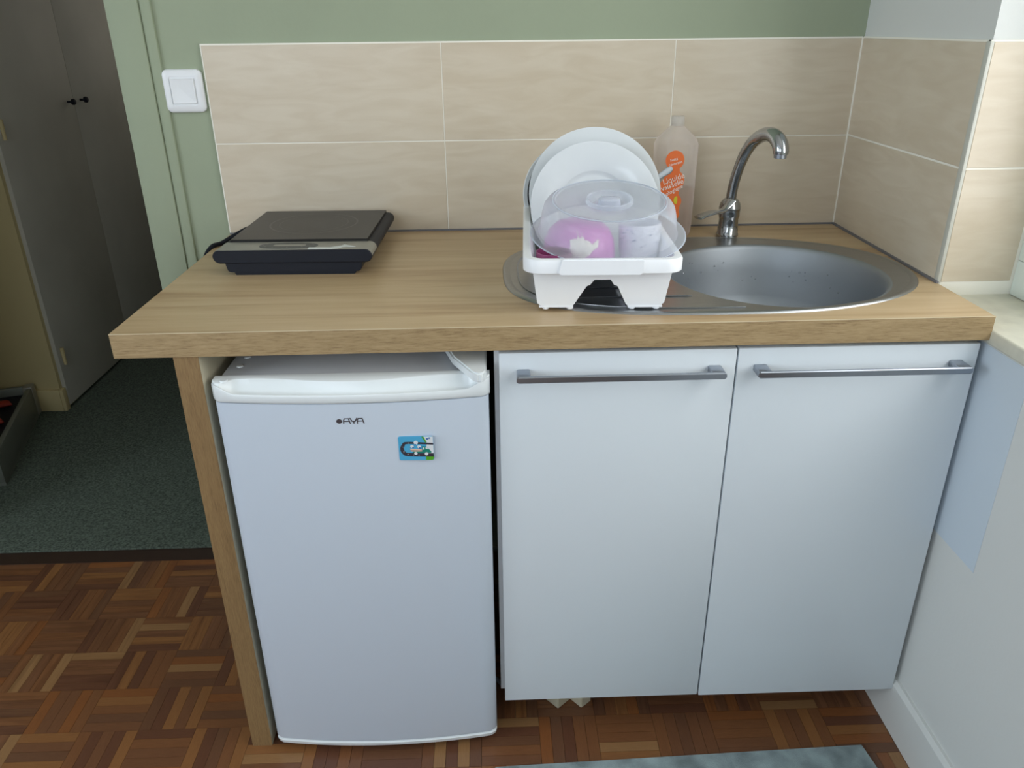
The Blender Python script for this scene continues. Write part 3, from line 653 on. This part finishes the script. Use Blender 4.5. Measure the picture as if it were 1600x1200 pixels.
# tray floor: a tunnel behind the front notch, flat behind it
yt = .0
NP = P[4:-4]
b_.loft([[Vector((x, yf_+.018, z)) for x, z in NP], [Vector((x, yt, z)) for x, z in NP]], closed=False, sm=False)
b_.loft([[Vector((x*.93, yf_+.018, z+T)) for x, z in NP], [Vector((x*.93, yt, z+T)) for x, z in NP]], closed=False, sm=False)
b_.prism([(x, z) for x, z in NP], yt, yt+T, 'y')
for xa, xb_ in ((-.101, -.046), (.045, .101)): b_.box(xa, xb_, yf_+.016, yt, .004, .004+T)
b_.box(-.101, .101, yt+T, yb_-.018, .004, .004+T)
for s_ in (-1, 1):
    b_.add([(s_*.113, yf_, zt), (s_*.104, yf_+.018, .012), (s_*.104, yb_-.018, .012), (s_*.113, yb_, zt), (s_*.110, yf_, zt), (s_*.101, yf_+.018, .012), (s_*.101, yb_-.018, .012), (s_*.110, yb_, zt)], [(0, 1, 2, 3), (7, 6, 5, 4), (0, 3, 7, 4)])
    b_.add([(s_*.104, yf_+.018, .012), (s_*.104, yb_-.018, .012), (s_*.096, yb_-.018, .004), (s_*.096, yf_+.018, .004)], [(0, 1, 2, 3)])
b_.make('basket', M_rack, rk, og)
# rolled rim with a gentle hand grip at the front
b_ = B(); base = rrect(.250, .438, .028, 8, 0, -.004); rings = []
prof = [(0, .070), (.0022, .0712), (.0026, .089), (.0006, .0925), (-.004, .0935), (-.012, .0925), (-.0145, .089), (-.0145, .080)]
N_ = len(base); cen = Vector((0, -.004))
for off, z in prof:
    ring = []
    for x, y in base:
        d = Vector((x, y))-cen; n_ = Vector((d.x/.125, d.y/.219)); n_ = Vector((math.copysign(abs(n_.x)**4, n_.x), math.copysign(abs(n_.y)**4, n_.y))); n_.normalize()
        ring.append(Vector((x+n_.x*off, y+n_.y*off, z)))
    rings.append(ring)
b_.loft(rings).make('rim', M_rack, rk, og)
B().prism([(-.068, .069), (.058, .069), (.062, .074), (.062, .0945), (-.066, .0945), (-.072, .074)], -.2285, -.2225, 'y', bev=.0012).make('grip', M_rack, rk, og)
for x in (-.090, -.050, .052, .092):
    for y in (-.186, .178): B().lathe([(.0045, 0), (.0055, .001), (.0055, .006)], (x, y, 0), 14, cap0=True, cap1=True).make('foot', M_rack, rk, og)
for i in range(8):
    y = .020+i*.021
    for s_ in (-1, 1): B().box(s_*.075-.018, s_*.075+.018, y-.0012, y+.0012, .0066, .030).make('plate_slot', M_rack, rk, og)

def plate(label, name, loc, R_, h_, tilt, rz=0, well=.64):
    t = B(); pr = [(.0001, 0), (R_*well*.75, 0), (R_*well*.8, -.002), (R_*well*.86, .0), (R_*well, .006), (R_*.80, h_*.75), (R_*.97, h_), (R_, h_+.001), (R_, h_+.003), (R_*.97, h_+.0035), (R_*.79, h_*.75+.0035), (R_*well*1.03, .0105), (R_*well*1.0, .0088), (R_*well*.94, .0045), (R_*well*.88, .0035), (.0001, .0035)]
    t.lathe(pr, seg=72); o = t.make(name, M_china, None, (0,0,0), loc, (PI/2-tilt, 0, rz))
    return tag(o, label, 'plate', None)
plate('largest white plate, standing at the back of the dish rack', 'plate', (.801, -.272, 1.0290), .1265, .014, math.radians(23), RA)
plate('white plate standing in front of the largest one in the dish rack', 'plate', (.795, -.322, 1.0145), .1200, .018, math.radians(22), RA, .56)
# dark-lined bowl on edge behind the plates
o = thing('serving_bowl', 'white bowl with dark inside standing on edge behind the plates', 'bowl', (.7655, -.172, 1.0110)); o.rotation_euler = (PI/2-math.radians(12), 0, math.radians(4)); o.scale = (1.11, 1.11, 1.11)
B().lathe([(.0001, -.004), (.050, -.004), (.080, .004), (.090, .016), (.092, .027), (.0905, .029), (.0840, .0275)], seg=60).make('shell', M_china, o)
B().lathe([(.0843, .0272), (.0835, .0160), (.077, .0065), (.050, .0), (.0001, .0)], seg=60).make('dark_inside', M_black, o)
# fork and spoon handles leaning right
kn = cr([(.868, -.300, .925), (.897, -.262, 1.000), (.925, -.238, 1.047), (.962, -.222, 1.070)], 6); n = len(kn); b_ = B(); rings = []
for i, p in enumerate(kn):
    t = (kn[min(i+1, n-1)]-kn[max(i-1, 0)]).normalized(); sd = Vector((.3, -.9, .2)).cross(t).normalized(); up = t.cross(sd); q = i/(n-1); w = .0035+.004*q*q if q < .97 else .004
    rings.append([p+sd*w*math.cos(a)+up*.0009*math.sin(a) for a in [2*PI*j/12 for j in range(12)]])
tag(b_.loft(rings, cap0=True, cap1=True).make('table_knife', mat('dull_steel', (128,134,138), .45, .8)), 'steel cutlery handle sticking out right of the plates in the dish rack', 'cutlery')
# cups and bowls under the cover
pk = thing('pink_bowl', 'pink plastic bowl upside down under the clear cover in the dish rack', 'bowl', (.750, -.480, H+.0590)); 
B().lathe([(.060, .0), (.0615, .002), (.0620, .015), (.059, .038), (.051, .055), (.038, .066), (.020, .071), (.0001, .072)], seg=56).make('shell', M_pink, pk)
st = []; 
bl = [(-.021, .012), (-.014, .013), (-.011, .024), (-.006, .013), (-.003, .021), (.002, .012), (.008, .011), (.012, .006), (.019, .007), (.024, .012), (.021, .002), (.013, -.002), (.008, -.008), (.003, -.010), (-.002, -.016), (-.008, -.010), (-.015, -.012), (-.016, -.005), (-.021, -.002), (-.018, .004)]
b_ = B(); vv = []
def onbowl(u, w):
    z = .034+w; prf = [(.0620, .008), (.0620, .015), (.059, .038), (.051, .055), (.038, .066)]
    for (r0, z0), (r1, z1) in zip(prf, prf[1:]):
        if z <= z1: r = r0+(r1-r0)*(z-z0)/(z1-z0); break
    r += .0009; a = -PI/2+.02+u/.062; return (r*math.cos(a), r*math.sin(a), z)
bl = [(u*1.25, w*1.2) for u, w in bl]; b_.loft([[onbowl(u*q, w*q) for u, w in bl] for q in (.05, .25, .5, .75, 1)], sm=False, cap0=True)
b_.make('torn_sticker', M_whiteprint, pk, (0,0,0), fix=False)
cu = thing('speckled_cup', 'white cup with small blue specks beside the pink bowl under the clear cover', 'cup', (.8555, -.470, H+.0105))
B().lathe([(.0001, .0), (.022, .0), (.026, .003), (.031, .035), (.0350, .065), (.0365, .110), (.0350, .111), (.0335, .065), (.029, .035), (.024, .006), (.0001, .005)], seg=44).make('shell', M_cup, cu)
b_ = B(); rnd = random.Random(5)
for i in range(34):
    a = rnd.uniform(-2.9, -.2); z = rnd.uniform(.066, .106); r = .0368; s_ = rnd.uniform(.0008, .0017)
    b_.add([(r*math.cos(a+s_/r*math.cos(t)), r*math.sin(a+s_/r*math.cos(t)), z+s_*math.sin(t)) for t in [2*PI*j/8 for j in range(8)]], [tuple(range(8))])
o = b_.make('speckles', M_dot, cu, fix=False)
tag(B().lathe([(.022, 0), (.0245, .002), (.0285, .060), (.029, .084), (.0275, .084), (.027, .060), (.0225, .004), (.0001, .004)], seg=40).make('magenta_cup', M_magenta, None, (0,0,0), (.7005, -.553, H+.0108)), 'dark magenta cup at the front left corner of the dish rack', 'cup')
# microwave cover
cv = thing('microwave_cover', 'clear domed plastic microwave cover tilted on top of the dish rack', 'cover', (.797, -.490, 1.0090)); cv.rotation_euler = (math.radians(9.5), 0, RA)
B().lathe([(.1305, -.001), (.131, .0005), (.130, .002), (.124, .003), (.1175, .0045), (.1150, .008), (.112, .034), (.109, .046), (.104, .053), (.0965, .0565)], seg=84).make('dome', M_cover, cv)
B().lathe([(.0965, .0565), (.0945, .0585), (.0925, .0570), (.0905, .0585), (.0885, .0565), (.042, .0535), (.0395, .0535)], seg=84).make('top_disc', M_cover, cv)
B().tube([(.1305*math.cos(a), .1305*math.sin(a), .0005) for a in [2*PI*i/96 for i in range(97)]], .0011, 6).make('rim_edge', M_knob, cv)
B().tube([(.0945*math.cos(a), .0945*math.sin(a), .0580) for a in [2*PI*i/96 for i in range(97)]], .0009, 6).make('top_bead', M_knob, cv)
kb = B().lathe([(.0395, .0535), (.039, .0600), (.0375, .0615), (.036, .0600), (.0345, .0450), (.018, .0430), (.0001, .0430)], seg=56).make('knob_well', M_cover, cv)
b_ = B(); b_.loft([[Vector((x, y, z)) for x, y in rrect(.037*k, .024*k, .0115*k, 6)] for z, k in ((.0432, 1.1), (.056, 1), (.0595, .95), (.0608, .80))], cap1=True)
b_.make('knob', M_knob, kb)

# ------------------------------------------------------------------ light switch
sw = thing('light_switch', 'white square light switch on the green wall beside the tiles', 'switch', (-.050, .008, 1.210)); og = (0, 0, 0)
b_ = B(); rings = []
for w, d, r in ((.084, 0, .012), (.0845, -.004, .012), (.082, -.0075, .011), (.076, -.0095, .010), (.058, -.0100, .003), (.0545, -.0100, .003), (.054, -.0085, .003)): rings.append([Vector((x, d, z)) for x, z in rrect(w, w+.003, r, 6)])
b_.loft(rings, cap1=True).make('cover_frame', M_switch, sw, og)
b_ = B(); rings = []
for w, d in ((.0505, -.0084), (.0505, -.0112), (.0490, -.0122), (.044, -.0118)): rings.append([Vector((x, d, z)) for x, z in rrect(w, w, .002, 4)])
b_.loft(rings, cap1=True).make('rocker', M_switch, sw, og)

# ------------------------------------------------------------------ rug in front of the cabinet
o = B().prism([(-.74, 0), (0, 0), (.045, -.42), (-.69, -.45)], 0.0006, .006, 'z', bev=.0015).make('rug', M_rug, None, (0, 0, 0), (1.323, -.693, 0), (0, 0, math.radians(1.75)))
tag(o, 'thin mottled grey-blue mat on the parquet in front of the cabinet', 'rug')
